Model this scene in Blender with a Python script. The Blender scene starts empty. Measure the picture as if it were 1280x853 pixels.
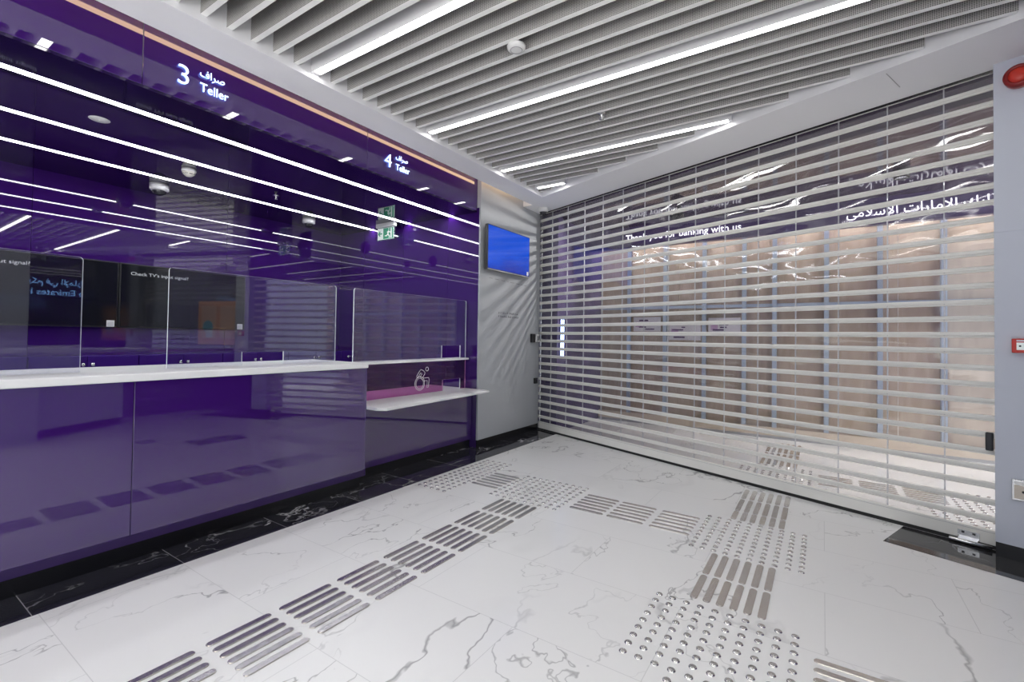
import bpy, bmesh, math, random
from mathutils import Vector, Matrix
random.seed(7)
sc = bpy.context.scene
COL = sc.collection
PI = math.pi

# ------------------------------------------------------------------ materials
def nmat(name):
    m = bpy.data.materials.new(name); m.use_nodes = True
    nt = m.node_tree; nt.nodes.clear()
    out = nt.nodes.new('ShaderNodeOutputMaterial')
    return m, nt, out
def pbr(name, col, rough=.5, metal=0, ior=1.5, spec=.5, emit=None, estr=0, noise=0, nscale=8, bump=0, bscale=40, coat=0):
    m, nt, out = nmat(name)
    b = nt.nodes.new('ShaderNodeBsdfPrincipled')
    b.inputs['Base Color'].default_value = (*col, 1); b.inputs['Roughness'].default_value = rough
    b.inputs['Metallic'].default_value = metal; b.inputs['IOR'].default_value = ior
    b.inputs['Specular IOR Level'].default_value = spec
    b.inputs['Coat Weight'].default_value = coat; b.inputs['Coat Roughness'].default_value = .02
    if emit: b.inputs['Emission Color'].default_value = (*emit, 1); b.inputs['Emission Strength'].default_value = estr
    tc = nt.nodes.new('ShaderNodeTexCoord')
    if noise:
        n = nt.nodes.new('ShaderNodeTexNoise'); n.inputs['Scale'].default_value = nscale; n.inputs['Detail'].default_value = 4
        nt.links.new(tc.outputs['Object'], n.inputs['Vector'])
        r = nt.nodes.new('ShaderNodeMapRange'); r.inputs['To Min'].default_value = 1 - noise; r.inputs['To Max'].default_value = 1 + noise
        nt.links.new(n.outputs['Fac'], r.inputs['Value'])
        h = nt.nodes.new('ShaderNodeMix'); h.data_type = 'RGBA'; h.blend_type = 'MULTIPLY'; h.inputs['Factor'].default_value = 1
        h.inputs[6].default_value = (*col, 1); nt.links.new(r.outputs['Result'], h.inputs[7])
        nt.links.new(h.outputs[2], b.inputs['Base Color'])
    if bump:
        n2 = nt.nodes.new('ShaderNodeTexNoise'); n2.inputs['Scale'].default_value = bscale; n2.inputs['Detail'].default_value = 3
        nt.links.new(tc.outputs['Object'], n2.inputs['Vector'])
        bp = nt.nodes.new('ShaderNodeBump'); bp.inputs['Strength'].default_value = bump; bp.inputs['Distance'].default_value = .01
        nt.links.new(n2.outputs['Fac'], bp.inputs['Height']); nt.links.new(bp.outputs['Normal'], b.inputs['Normal'])
    nt.links.new(b.outputs[0], out.inputs['Surface'])
    return m
def emis(name, col, strength):
    m, nt, out = nmat(name)
    e = nt.nodes.new('ShaderNodeEmission'); e.inputs['Color'].default_value = (*col, 1); e.inputs['Strength'].default_value = strength
    nt.links.new(e.outputs[0], out.inputs['Surface'])
    return m
def clear(name, tint, ior=1.5, boost=1.0, wav=0, wscale=(3, 3, 3), milk=0, milkcol=(.8, .8, .8)):
    m, nt, out = nmat(name)
    t = nt.nodes.new('ShaderNodeBsdfTransparent'); t.inputs['Color'].default_value = (*tint, 1)
    g = nt.nodes.new('ShaderNodeBsdfGlossy'); g.inputs['Roughness'].default_value = .015 if not wav else .03
    lw = nt.nodes.new('ShaderNodeLayerWeight'); lw.inputs['Blend'].default_value = .5
    pw = nt.nodes.new('ShaderNodeMath'); pw.operation = 'POWER'; pw.inputs[1].default_value = 5
    nt.links.new(lw.outputs['Facing'], pw.inputs[0])
    f0 = ((ior - 1) / (ior + 1)) ** 2
    f = nt.nodes.new('ShaderNodeMath'); f.operation = 'MULTIPLY_ADD'; f.inputs[1].default_value = 1 - f0; f.inputs[2].default_value = f0
    nt.links.new(pw.outputs[0], f.inputs[0])
    mx = nt.nodes.new('ShaderNodeMixShader')
    mu = nt.nodes.new('ShaderNodeMath'); mu.operation = 'MULTIPLY'; mu.inputs[1].default_value = boost; mu.use_clamp = True
    nt.links.new(f.outputs[0], mu.inputs[0]); nt.links.new(mu.outputs[0], mx.inputs[0])
    base = t
    if milk:
        d = nt.nodes.new('ShaderNodeBsdfDiffuse'); d.inputs['Color'].default_value = (*milkcol, 1)
        m2 = nt.nodes.new('ShaderNodeMixShader'); m2.inputs[0].default_value = milk
        nt.links.new(t.outputs[0], m2.inputs[1]); nt.links.new(d.outputs[0], m2.inputs[2]); base = m2
    nt.links.new(base.outputs[0], mx.inputs[1]); nt.links.new(g.outputs[0], mx.inputs[2])
    if wav:
        tc = nt.nodes.new('ShaderNodeTexCoord'); mp = nt.nodes.new('ShaderNodeMapping'); mp.inputs['Scale'].default_value = wscale
        n = nt.nodes.new('ShaderNodeTexNoise'); n.inputs['Scale'].default_value = 1; n.inputs['Detail'].default_value = 1.5
        nt.links.new(tc.outputs['Object'], mp.inputs[0]); nt.links.new(mp.outputs[0], n.inputs['Vector'])
        bp = nt.nodes.new('ShaderNodeBump'); bp.inputs['Strength'].default_value = 1; bp.inputs['Distance'].default_value = wav
        nt.links.new(n.outputs['Fac'], bp.inputs['Height']); nt.links.new(bp.outputs[0], g.inputs['Normal'])
    nt.links.new(mx.outputs[0], out.inputs['Surface'])
    return m

def marble(name, base, vein, scale, tile, width, rough, grout, goff, strength=1.0, second=.5):
    m, nt, out = nmat(name); N = nt.nodes.new; L = nt.links.new
    tc = N('ShaderNodeTexCoord')
    mp = N('ShaderNodeMapping'); mp.inputs['Location'].default_value = goff
    L(tc.outputs['Object'], mp.inputs[0])
    br = N('ShaderNodeTexBrick'); br.offset = .5 if tile[0] < 5 else 0; br.inputs['Scale'].default_value = 1
    br.inputs['Brick Width'].default_value = tile[0]; br.inputs['Row Height'].default_value = tile[1]
    br.inputs['Mortar Size'].default_value = .0016; br.inputs['Mortar Smooth'].default_value = 0
    br.inputs['Color1'].default_value = (0, 0, 0, 1); br.inputs['Color2'].default_value = (1, 1, 1, 1)
    L(mp.outputs[0], br.inputs['Vector'])
    sh = N('ShaderNodeVectorMath'); sh.operation = 'MULTIPLY_ADD'; sh.inputs[1].default_value = (17, 9, 5)
    L(br.outputs['Color'], sh.inputs[0]); L(tc.outputs['Object'], sh.inputs[2])
    # warp
    wn = N('ShaderNodeTexNoise'); wn.inputs['Scale'].default_value = scale * 1.3; wn.inputs['Detail'].default_value = 5
    L(sh.outputs[0], wn.inputs['Vector'])
    wa = N('ShaderNodeVectorMath'); wa.operation = 'MULTIPLY_ADD'; wa.inputs[1].default_value = (.55 / scale,) * 3
    L(wn.outputs['Color'], wa.inputs[0]); L(sh.outputs[0], wa.inputs[2])
    def veins(sc_, wd, seed, maskscale, lo, hi):
        mpp = N('ShaderNodeMapping'); mpp.inputs['Location'].default_value = (seed, seed * .7, 0); mpp.inputs['Rotation'].default_value = (0, 0, .6)
        mpp.inputs['Scale'].default_value = (1, .55, 1)
        L(wa.outputs[0], mpp.inputs[0])
        n = N('ShaderNodeTexNoise'); n.inputs['Scale'].default_value = sc_; n.inputs['Detail'].default_value = 5; n.inputs['Roughness'].default_value = .5
        L(mpp.outputs[0], n.inputs['Vector'])
        s = N('ShaderNodeMath'); s.operation = 'SUBTRACT'; s.inputs[1].default_value = .5; L(n.outputs['Fac'], s.inputs[0])
        a = N('ShaderNodeMath'); a.operation = 'ABSOLUTE'; L(s.outputs[0], a.inputs[0])
        r = N('ShaderNodeMapRange'); r.inputs['From Min'].default_value = 0; r.inputs['From Max'].default_value = wd
        r.inputs['To Min'].default_value = 1; r.inputs['To Max'].default_value = 0; L(a.outputs[0], r.inputs['Value'])
        k = N('ShaderNodeTexNoise'); k.inputs['Scale'].default_value = maskscale; k.inputs['Detail'].default_value = 2
        L(mpp.outputs[0], k.inputs['Vector'])
        kr = N('ShaderNodeMapRange'); kr.inputs['From Min'].default_value = lo; kr.inputs['From Max'].default_value = hi
        L(k.outputs['Fac'], kr.inputs['Value'])
        mu = N('ShaderNodeMath'); mu.operation = 'MULTIPLY'; L(r.outputs[0], mu.inputs[0]); L(kr.outputs[0], mu.inputs[1])
        return mu
    v1 = veins(scale, width, 3.1, scale * 1.1, .44, .66)
    v2 = veins(scale * 1.9, width * .6, 8.7, scale * .9, .46, .62)
    v3 = veins(scale * .6, width * 5, 5.3, scale * 1.4, .5, .8)
    def mul(a, f):
        q = N('ShaderNodeMath'); q.operation = 'MULTIPLY'; q.inputs[1].default_value = f; L(a.outputs[0], q.inputs[0]); return q
    mxa = N('ShaderNodeMath'); mxa.operation = 'MAXIMUM'; L(mul(v1, strength).outputs[0], mxa.inputs[0]); L(mul(v2, second).outputs[0], mxa.inputs[1])
    mxb = N('ShaderNodeMath'); mxb.operation = 'MAXIMUM'; L(mxa.outputs[0], mxb.inputs[0]); L(mul(v3, .16 * strength).outputs[0], mxb.inputs[1])
    cm = N('ShaderNodeMix'); cm.data_type = 'RGBA'; cm.inputs[6].default_value = (*base, 1); cm.inputs[7].default_value = (*vein, 1)
    L(mxb.outputs[0], cm.inputs['Factor'])
    gm = N('ShaderNodeMix'); gm.data_type = 'RGBA'; gm.inputs[7].default_value = (*grout, 1)
    L(cm.outputs[2], gm.inputs[6]); L(br.outputs['Fac'], gm.inputs['Factor'])
    b = N('ShaderNodeBsdfPrincipled'); b.inputs['Roughness'].default_value = rough; b.inputs['IOR'].default_value = 1.5
    L(gm.outputs[2], b.inputs['Base Color']); L(b.outputs[0], out.inputs['Surface'])
    return m

M = {}
M['marble'] = marble('white_marble', (.82, .82, .815), (.24, .24, .25), .9, (1.12, .56), .0065, .2, (.66, .66, .66), (.55, -.035, 0), .8, .75)
M['black_marble'] = marble('black_marble', (.022, .022, .03), (.75, .75, .76), 2.2, (7, .585), .008, .05, (.3, .3, .32), (4.4, .01, 0), .9, .6)
M['dark_stone'] = marble('dark_stone', (.028, .028, .03), (.4, .4, .4), 1.4, (3, 3), .006, .05, (.03, .03, .03), (.7, .4, 0), .5, .2)
PUR = (.040, .008, .130)
M['purple'] = pbr('purple_glass', PUR, .02, ior=1.95)
M['purple_ceiling'] = pbr('purple_ceiling_gloss', (.015, .006, .05), .04, ior=1.75)
M['purple_matte'] = pbr('purple_laminate', (.035, .008, .15), .22)
M['purple_beyond'] = pbr('purple_board', (.085, .058, .165), .3)
M['mauve'] = pbr('mauve_gloss', (.07, .05, .085), .07)
M['plinth'] = pbr('black_plinth', (.006, .006, .008), .25)
M['solid_white'] = pbr('white_solid_surface', (.85, .85, .85), .3)
M['grey_panel'] = pbr('grey_satin_panel', (.43, .45, .475), .28, noise=.03, nscale=3)
M['column'] = pbr('pale_grey_laminate', (.55, .58, .65), .35)
M['soffit'] = pbr('soffit_paint', (.84, .84, .86), .6)
M['backing'] = pbr('ceiling_backing', (.05, .05, .05), .8)
M['slat'] = pbr('baffle_white', (.9, .9, .88), .45)
M['steel'] = pbr('brushed_steel', (.74, .72, .69), .24, metal=1)
M['polish'] = pbr('polished_steel', (.70, .69, .68), .2, metal=1)
M['chrome'] = pbr('satin_chrome', (.7, .7, .7), .2, metal=1)
M['galv'] = pbr('galvanised_stud', (.45, .52, .62), .35, metal=.6)
M['white_plastic'] = pbr('white_plastic', (.75, .75, .74), .35)
M['grey_plastic'] = pbr('grey_plastic', (.35, .35, .36), .4)
M['black_plastic'] = pbr('black_plastic', (.012, .012, .014), .3)
M['dark_dome'] = pbr('dark_dome', (.03, .03, .035), .05)
M['rod'] = pbr('shutter_rod', (.80, .79, .74), .38)
M['rubber'] = pbr('black_rubber', (.01, .01, .01), .6)
M['strip'] = emis('strip_light', (1, .985, .96), 13)
M['strip_teller'] = emis('teller_strip_light', (.93, .95, 1), 14)
M['cove'] = emis('cove_led', (1, .66, .38), 4.5)
M['letter'] = emis('lit_letter', (.80, .88, 1), 1.9)
M['letter_side'] = emis('lit_letter_side', (.25, .4, 1), 2.0)
M['letter_white'] = emis('lit_white_letter', (.95, .95, 1), 1.6)
M['letter_blue'] = emis('lit_blue_letter', (.25, .5, 1), 2.2)
M['led_blue'] = emis('blue_white_led', (.45, .6, 1), 6)
M['screen_text'] = pbr('screen_text', (.2, .2, .2), .5, emit=(.7, .75, .8), estr=.35)
M['screen'] = pbr('dark_screen', (.008, .009, .012), .06)
M['glass'] = clear('counter_glass', (.96, .96, .99), 1.5, 2.0)
M['glass_tint'] = clear('tinted_glass', (.74, .42, .66), 1.5, 1.2)
M['glass_edge'] = pbr('polished_glass_edge', (.9, .93, .95), .3, emit=(.6, .65, .75), estr=.0)
M['poly'] = clear('clear_polycarbonate', (.97, .97, .975), 1.55, 1.9, wav=.012, wscale=(1.3, 2.5, 1), milk=.012)
M['poly_joint'] = clear('polycarbonate_edge', (.75, .77, .8), 1.6, 2, milk=.6, milkcol=(.85, .86, .9))
M['red'] = pbr('red_plastic', (.55, .03, .015), .3)
M['red_dark'] = pbr('dark_red_ring', (.22, .004, .004), .3)
M['beige'] = pbr('beige_metal', (.62, .56, .47), .35)
M['paper'] = pbr('paper', (.72, .68, .72), .8)
M['ink'] = pbr('printed_ink', (.1, .05, .13), .7)
M['pink'] = pbr('printed_pink', (.55, .35, .55), .7)
M['orange'] = pbr('orange_poster', (.75, .25, .06), .5)
M['teal'] = pbr('teal_poster', (.05, .35, .45), .5)
M['green'] = pbr('exit_green', (.02, .25, .13), .4, emit=(.02, .4, .2), estr=.1)
M['exit_white'] = pbr('exit_white', (.8, .85, .82), .4, emit=(.8, .9, .85), estr=.12)
M['text_dark'] = pbr('dark_vinyl_text', (.09, .08, .1), .5)

def blue_screen():
    m, nt, out = nmat('blue_screen'); N = nt.nodes.new; L = nt.links.new
    tc = N('ShaderNodeTexCoord'); sp = N('ShaderNodeSeparateXYZ'); L(tc.outputs['Generated'], sp.inputs[0])
    n = N('ShaderNodeTexNoise'); n.inputs['Scale'].default_value = 1.6; L(tc.outputs['Generated'], n.inputs['Vector'])
    ad = N('ShaderNodeMath'); ad.operation = 'ADD'; L(sp.outputs['Z'], ad.inputs[0]); L(n.outputs['Fac'], ad.inputs[1])
    rp = N('ShaderNodeValToRGB'); e = rp.color_ramp.elements
    e[0].position = .35; e[0].color = (0, .02, .38, 1); e[1].position = 1.3 / 1.5; e[1].color = (.0, .085, .75, 1)
    L(ad.outputs[0], rp.inputs[0])
    b = N('ShaderNodeBsdfPrincipled'); b.inputs['Base Color'].default_value = (.01, .01, .02, 1); b.inputs['Roughness'].default_value = .12
    L(rp.outputs[0], b.inputs['Emission Color']); b.inputs['Emission Strength'].default_value = .62
    L(b.outputs[0], out.inputs['Surface']); return m
M['blue_screen'] = blue_screen()
def plywood():
    m, nt, out = nmat('plywood'); N = nt.nodes.new; L = nt.links.new
    tc = N('ShaderNodeTexCoord'); mp = N('ShaderNodeMapping'); mp.inputs['Scale'].default_value = (3, 3, .5); L(tc.outputs['Object'], mp.inputs[0])
    n = N('ShaderNodeTexNoise'); n.inputs['Scale'].default_value = 3; n.inputs['Detail'].default_value = 5; n.inputs['Distortion'].default_value = 1.5
    L(mp.outputs[0], n.inputs['Vector'])
    rp = N('ShaderNodeValToRGB'); e = rp.color_ramp.elements
    e[0].position = .3; e[0].color = (.40, .31, .235, 1); e[1].position = .7; e[1].color = (.52, .42, .33, 1)
    L(n.outputs['Fac'], rp.inputs[0])
    b = N('ShaderNodeBsdfPrincipled'); b.inputs['Roughness'].default_value = .55; L(rp.outputs[0], b.inputs['Base Color'])
    L(b.outputs[0], out.inputs['Surface']); return m
M['plywood'] = plywood()
def perforated():
    # white baffle flank: regular pattern of small dark perforations
    m, nt, out = nmat('perforated_baffle'); N = nt.nodes.new; L = nt.links.new
    tc = N('ShaderNodeTexCoord'); sc_ = N('ShaderNodeVectorMath'); sc_.operation = 'SCALE'; sc_.inputs['Scale'].default_value = 1 / .009
    L(tc.outputs['Object'], sc_.inputs[0])
    fr = N('ShaderNodeVectorMath'); fr.operation = 'FRACTION'; L(sc_.outputs[0], fr.inputs[0])
    sb = N('ShaderNodeVectorMath'); sb.operation = 'SUBTRACT'; sb.inputs[1].default_value = (.5, .5, .5); L(fr.outputs[0], sb.inputs[0])
    ml = N('ShaderNodeVectorMath'); ml.operation = 'MULTIPLY'; ml.inputs[1].default_value = (1, 0, 1); L(sb.outputs[0], ml.inputs[0])
    ln = N('ShaderNodeVectorMath'); ln.operation = 'LENGTH'; L(ml.outputs[0], ln.inputs[0])
    lt = N('ShaderNodeMath'); lt.operation = 'LESS_THAN'; lt.inputs[1].default_value = .3; L(ln.outputs['Value'], lt.inputs[0])
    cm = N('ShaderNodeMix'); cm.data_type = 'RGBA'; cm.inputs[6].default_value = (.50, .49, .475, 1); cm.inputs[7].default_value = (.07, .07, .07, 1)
    L(lt.outputs[0], cm.inputs['Factor'])
    b = N('ShaderNodeBsdfPrincipled'); b.inputs['Roughness'].default_value = .55; L(cm.outputs[2], b.inputs['Base Color'])
    L(b.outputs[0], out.inputs['Surface']); return m
M['perf'] = perforated()

# ------------------------------------------------------------------ mesh helpers
def new(): return bmesh.new()
def box(bm, x0, x1, y0, y1, z0, z1, mi=0, mat=None):
    vs = [bm.verts.new(v) for v in ((x0, y0, z0), (x1, y0, z0), (x1, y1, z0), (x0, y1, z0), (x0, y0, z1), (x1, y0, z1), (x1, y1, z1), (x0, y1, z1))]
    fs = [bm.faces.new([vs[i] for i in q]) for q in ((3, 2, 1, 0), (4, 5, 6, 7), (0, 1, 5, 4), (1, 2, 6, 5), (2, 3, 7, 6), (3, 0, 4, 7))]
    for f in fs: f.material_index = mi
    if mat is not None: bmesh.ops.transform(bm, matrix=mat, verts=vs)
    return vs
def bbox(bm, x0, x1, y0, y1, z0, z1, r=.003, seg=2, mat=None):
    vs = box(bm, x0, x1, y0, y1, z0, z1)
    es = list({e for v in vs for e in v.link_edges})
    r_ = bmesh.ops.bevel(bm, geom=es, offset=r, segments=seg, affect='EDGES', profile=.5)
    if mat is not None:
        nv = list({v for f in r_['faces'] for v in f.verts} | {v for v in vs if v.is_valid})
        bmesh.ops.transform(bm, matrix=mat, verts=nv)
def prism(bm, pts, z0, z1, mi=0):
    n = len(pts)
    ar = sum(pts[i][0] * pts[(i + 1) % n][1] - pts[(i + 1) % n][0] * pts[i][1] for i in range(n))
    if ar < 0: pts = pts[::-1]
    a = [bm.verts.new((p[0], p[1], z0)) for p in pts]; b = [bm.verts.new((p[0], p[1], z1)) for p in pts]
    fs = [bm.faces.new(a[::-1]), bm.faces.new(b)]
    for i in range(n): fs.append(bm.faces.new((a[i], a[(i + 1) % n], b[(i + 1) % n], b[i])))
    for f in fs: f.material_index = mi
    return a + b
def lathe(bm, prof, seg=32, mat=None, mi=0):
    rings = []; allv = []
    for r, z in prof:
        if r < 1e-6:
            v = bm.verts.new((0, 0, z)); rings.append([v]); allv.append(v)
        else:
            vs = [bm.verts.new((r * math.cos(2 * PI * i / seg), r * math.sin(2 * PI * i / seg), z)) for i in range(seg)]
            rings.append(vs); allv += vs
    for a, b in zip(rings, rings[1:]):
        for i in range(seg):
            j = (i + 1) % seg
            if len(a) == 1 and len(b) == 1: continue
            if len(a) == 1: f = bm.faces.new((a[0], b[j], b[i]))
            elif len(b) == 1: f = bm.faces.new((a[i], a[j], b[0]))
            else: f = bm.faces.new((a[i], a[j], b[j], b[i]))
            f.material_index = mi; f.smooth = True
    if mat is not None: bmesh.ops.transform(bm, matrix=mat, verts=allv)
def ring_tube(bm, pts, r, mat=None, seg=8, closed=False):
    """tube through 3-D points"""
    P = [Vector(p) for p in pts]; n = len(P); rings = []; allv = []
    for i, p in enumerate(P):
        if closed: d = P[(i + 1) % n] - P[i - 1]
        else: d = P[min(i + 1, n - 1)] - P[max(i - 1, 0)]
        d.normalize(); up = Vector((0, 0, 1)) if abs(d.z) < .9 else Vector((1, 0, 0))
        s = d.cross(up).normalized(); t = s.cross(d)
        vs = [bm.verts.new(p + (s * math.cos(2 * PI * k / seg) + t * math.sin(2 * PI * k / seg)) * r) for k in range(seg)]
        rings.append(vs); allv += vs
    rg = range(n) if closed else range(n - 1)
    for i in rg:
        a, b = rings[i], rings[(i + 1) % n]
        for k in range(seg): bm.faces.new((a[k], a[(k + 1) % seg], b[(k + 1) % seg], b[k]))
    if not closed: bm.faces.new(rings[0][::-1]); bm.faces.new(rings[-1])
    if mat is not None: bmesh.ops.transform(bm, matrix=mat, verts=allv)
def obj(name, bm, mats, parent=None, loc=None, smooth=False):
    bmesh.ops.recalc_face_normals(bm, faces=bm.faces[:])
    me = bpy.data.meshes.new(name); bm.to_mesh(me); bm.free()
    for m in (mats if isinstance(mats, (list, tuple)) else [mats]): me.materials.append(m)
    if smooth:
        for p in me.polygons: p.use_smooth = True
    o = bpy.data.objects.new(name, me); COL.objects.link(o)
    if parent is not None: o.parent = parent
    if loc is not None: o.location = loc
    return o
def tag(o, label, cat, group=None, kind=None):
    if label: o['label'] = label
    if cat: o['category'] = cat
    if group: o['group'] = group
    if kind: o['kind'] = kind
    return o
def thing(name, label, cat, loc=(0, 0, 0), group=None, mat=None):
    o = bpy.data.objects.new(name, None); COL.objects.link(o); o.empty_display_size = .1
    if mat is not None: o.matrix_world = mat
    else: o.location = loc
    return tag(o, label, cat, group)
def struct(name, bm, mats, label=None):
    o = obj(name, bm, mats); o['kind'] = 'structure'
    return o
def dup(root, mat, label, group=None):
    r = root.copy(); COL.objects.link(r); r.matrix_world = mat; r['label'] = label
    if group: r['group'] = group
    for ch in list(root.children):
        c = ch.copy(); COL.objects.link(c); c.parent = r
        for g in list(ch.children):
            d = g.copy(); COL.objects.link(d); d.parent = c
    return r
def text_mesh(name, body, size, mats, parent, mat, depth=.004, align='LEFT', spacing=1.0, xs=1.0, offset=0.0, box_w=None):
    """extruded lettering; local x to the right, local y up, local z out of the wall"""
    cu = bpy.data.curves.new(name, 'FONT'); cu.body = body; cu.size = size; cu.extrude = depth / 2; cu.align_x = align
    cu.space_character = spacing; cu.resolution_u = 3; cu.offset = offset
    t = bpy.data.objects.new(name, cu); COL.objects.link(t)
    dg = bpy.context.evaluated_depsgraph_get(); dg.update()
    me = bpy.data.meshes.new_from_object(t.evaluated_get(dg))
    bpy.data.objects.remove(t); bpy.data.curves.remove(cu)
    me.name = name
    if box_w:
        x = [v.co.x for v in me.vertices]; x0, x1 = min(x), max(x)
        for v in me.vertices: v.co.x = (v.co.x - x0) * box_w / (x1 - x0)
    me.transform(mat)
    me.materials.clear()
    ml = mats if isinstance(mats, (list, tuple)) else [mats]
    for m in ml: me.materials.append(m)
    if len(ml) > 1:
        out = (mat.to_3x3() @ Vector((0, 0, 1))).normalized()
        for p in me.polygons: p.material_index = 0 if p.normal.dot(out) > .5 else 1
    else:
        for p in me.polygons: p.material_index = 0
    o = bpy.data.objects.new(name, me); COL.objects.link(o); o.parent = parent
    return o
def frame(origin, right, up):
    r = Vector(right).normalized(); u = Vector(up).normalized(); n = r.cross(u)
    return Matrix(((r.x, u.x, n.x, origin[0]), (r.y, u.y, n.y, origin[1]), (r.z, u.z, n.z, origin[2]), (0, 0, 0, 1)))
ORD = ['zeroth', 'first', 'second', 'third', 'fourth', 'fifth', 'sixth', 'seventh', 'eighth', 'ninth', 'tenth', 'eleventh', 'twelfth',
       'thirteenth', 'fourteenth', 'fifteenth', 'sixteenth', 'seventeenth']

# ------------------------------------------------------------------ key dimensions
ZS = 2.93                       # soffit underside
TH = math.radians(-20.3)        # shutter direction
S0 = Vector((-.687, 4.613, 0)); SD = Vector((math.cos(TH), math.sin(TH), 0)); SN = Vector((math.sin(TH), -math.cos(TH), 0))
def sp(u, v, z=0): return S0 + SD * u + SN * v + Vector((0, 0, z))
MS = frame(S0, SD, (0, 0, 1))            # local: x = along shutter, y = up, z = towards the room
XP = -3.22                      # grey panel
XF = -3.27                      # fascia
ZC = 2.66                       # teller ceiling
YE = 4.19                       # end wall of the teller recess
XB = -5.72                      # back wall of the teller recess
XL = -2.80                      # left edge of the baffle pocket
PK0 = (XL, 4.845); PKS = -.386  # pocket edge along the shutter
def pky(x): return PK0[1] + PKS * (x - PK0[0])

# ------------------------------------------------------------------ floor
bm = new(); box(bm, -6.2, 4.5, -3.2, 7.4, -.12, 0); struct('floor', bm, M['marble'])
yend = lambda x: S0.y + (x - S0.x) * math.tan(TH)
bm = new(); prism(bm, [(-3.5, -3), (-2.872, -3), (-2.872, yend(-2.872) - .02), (-3.5, yend(-3.5) - .02)], -.02, .0012); struct('trim_1', bm, M['black_marble'])
a = sp(1.23, .43); b_ = sp(2.6, .43); c_ = sp(2.6, .02); d_ = sp(1.23, .02)
bm = new(); prism(bm, [(p.x, p.y) for p in (a, b_, c_, d_)], -.02, .0012); struct('trim_2', bm, M['dark_stone'])

# ------------------------------------------------------------------ left side: grey panel, fascia, teller recess shell
yc = yend(XP) + .03
bm = new(); box(bm, XP - .25, XP, YE, yc + .1, .085, 3.3)
struct('wall_left', bm, M['grey_panel'])
bm = new(); box(bm, XP - .24, XP - .006, YE + .004, yc, 0, .085); struct('baseboard_left', bm, M['plinth'])
# fascia glass panels
for k, (y0, y1) in enumerate(((-2.2, -.556), (-.553, 1.038), (1.041, 2.64), (2.643, YE - .002))):
    bm = new(); bbox(bm, XF - .03, XF, y0, y1, 2.675, 3.3, .0015, 1)
    struct('trim_%d' % (3 + k), bm, M['purple'])
bm = new(); box(bm, XB, XF - .004, -2.2, YE, ZC, ZC + .09); struct('ceiling_teller', bm, M['purple_ceiling'])
bm = new()
for y0, y1 in ((-2.2, -.6), (-.597, 1.06), (1.063, 2.66), (2.663, YE)): box(bm, XB - .1, XB, y0, y1, 0, ZC + .05)
struct('wall_teller_back', bm, M['purple'])
bm = new()
for x0, x1 in ((XB, -5.207), (-5.204, -4.454), (-4.451, -3.7), (-3.697, XP - .02)): box(bm, x0, x1, YE - .001, YE + .1, 0, ZC + .05)
struct('wall_teller_end', bm, M['purple'])
bm = new(); box(bm, XB, XF, -2.3, -2.2, 0, ZC + .05); struct('wall_teller_near', bm, M['purple_matte'])

# ------------------------------------------------------------------ ceiling
XR = 2.3
XC = -3.08                      # room-side lip of the cove
YCV = 5.08                      # end of the cove
def sline(v, x): # y on a line parallel to shutter offset v towards the room
    p = sp(0, v); return p.y + (x - p.x) * math.tan(TH)
bm = new()
ZT = 3.13
prism(bm, [(XC, -3.1), (XL, -3.1), (XL, pky(XL)), (XC, pky(XC))], ZS, ZS + .13)                      # along the teller side
prism(bm, [(XL, pky(XL)), (XC, pky(XC)), (XC, sline(.05, XC)), (XL, sline(.05, XL))], ZS, ZT + .1)
prism(bm, [(XP + .001, YCV), (XC, YCV), (XC, sline(.05, XC)), (XP + .001, sline(.05, XP))], ZS, ZT + .1)    # beyond the cove
prism(bm, [(XL, pky(XL)), (XR + 1.2, pky(XR + 1.2)), (XR + 1.2, sline(.05, XR + 1.2)), (XL, sline(.05, XL))], ZS, ZT + .1)
prism(bm, [(XR, -3.1), (XR + 1.2, -3.1), (XR + 1.2, pky(XR + 1.2)), (XR, pky(XR))], ZS, ZT + .1)
prism(bm, [(XL - .02, -3.1), (XL, -3.1), (XL, pky(XL)), (XL - .02, pky(XL))], ZS + .13, ZT + .1)
struct('ceiling', bm, M['soffit'])
bm = new(); prism(bm, [(XL - .1, -3.1), (XR + .1, -3.1), (XR + .1, pky(XR) + .1), (XL - .1, pky(XL) + .1)], ZT, ZT + .06)
struct('ceiling_backing', bm, M['backing'])
# cove: upstand behind the lip, lid
bm = new(); box(bm, -2.92, -2.90, -3.1, YCV, ZS + .132, 3.3); box(bm, XF - .05, -2.9, -3.1, YCV, 3.3, 3.34); struct('trim_7', bm, M['soffit'])
bm = new(); box(bm, -3.07, -3.05, -3.0, YCV - .03, ZS + .132, ZS + .168)
cv = tag(obj('cove_light', bm, M['cove']), 'warm amber cove lighting strip hidden above the purple teller fascia', 'light')

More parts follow.
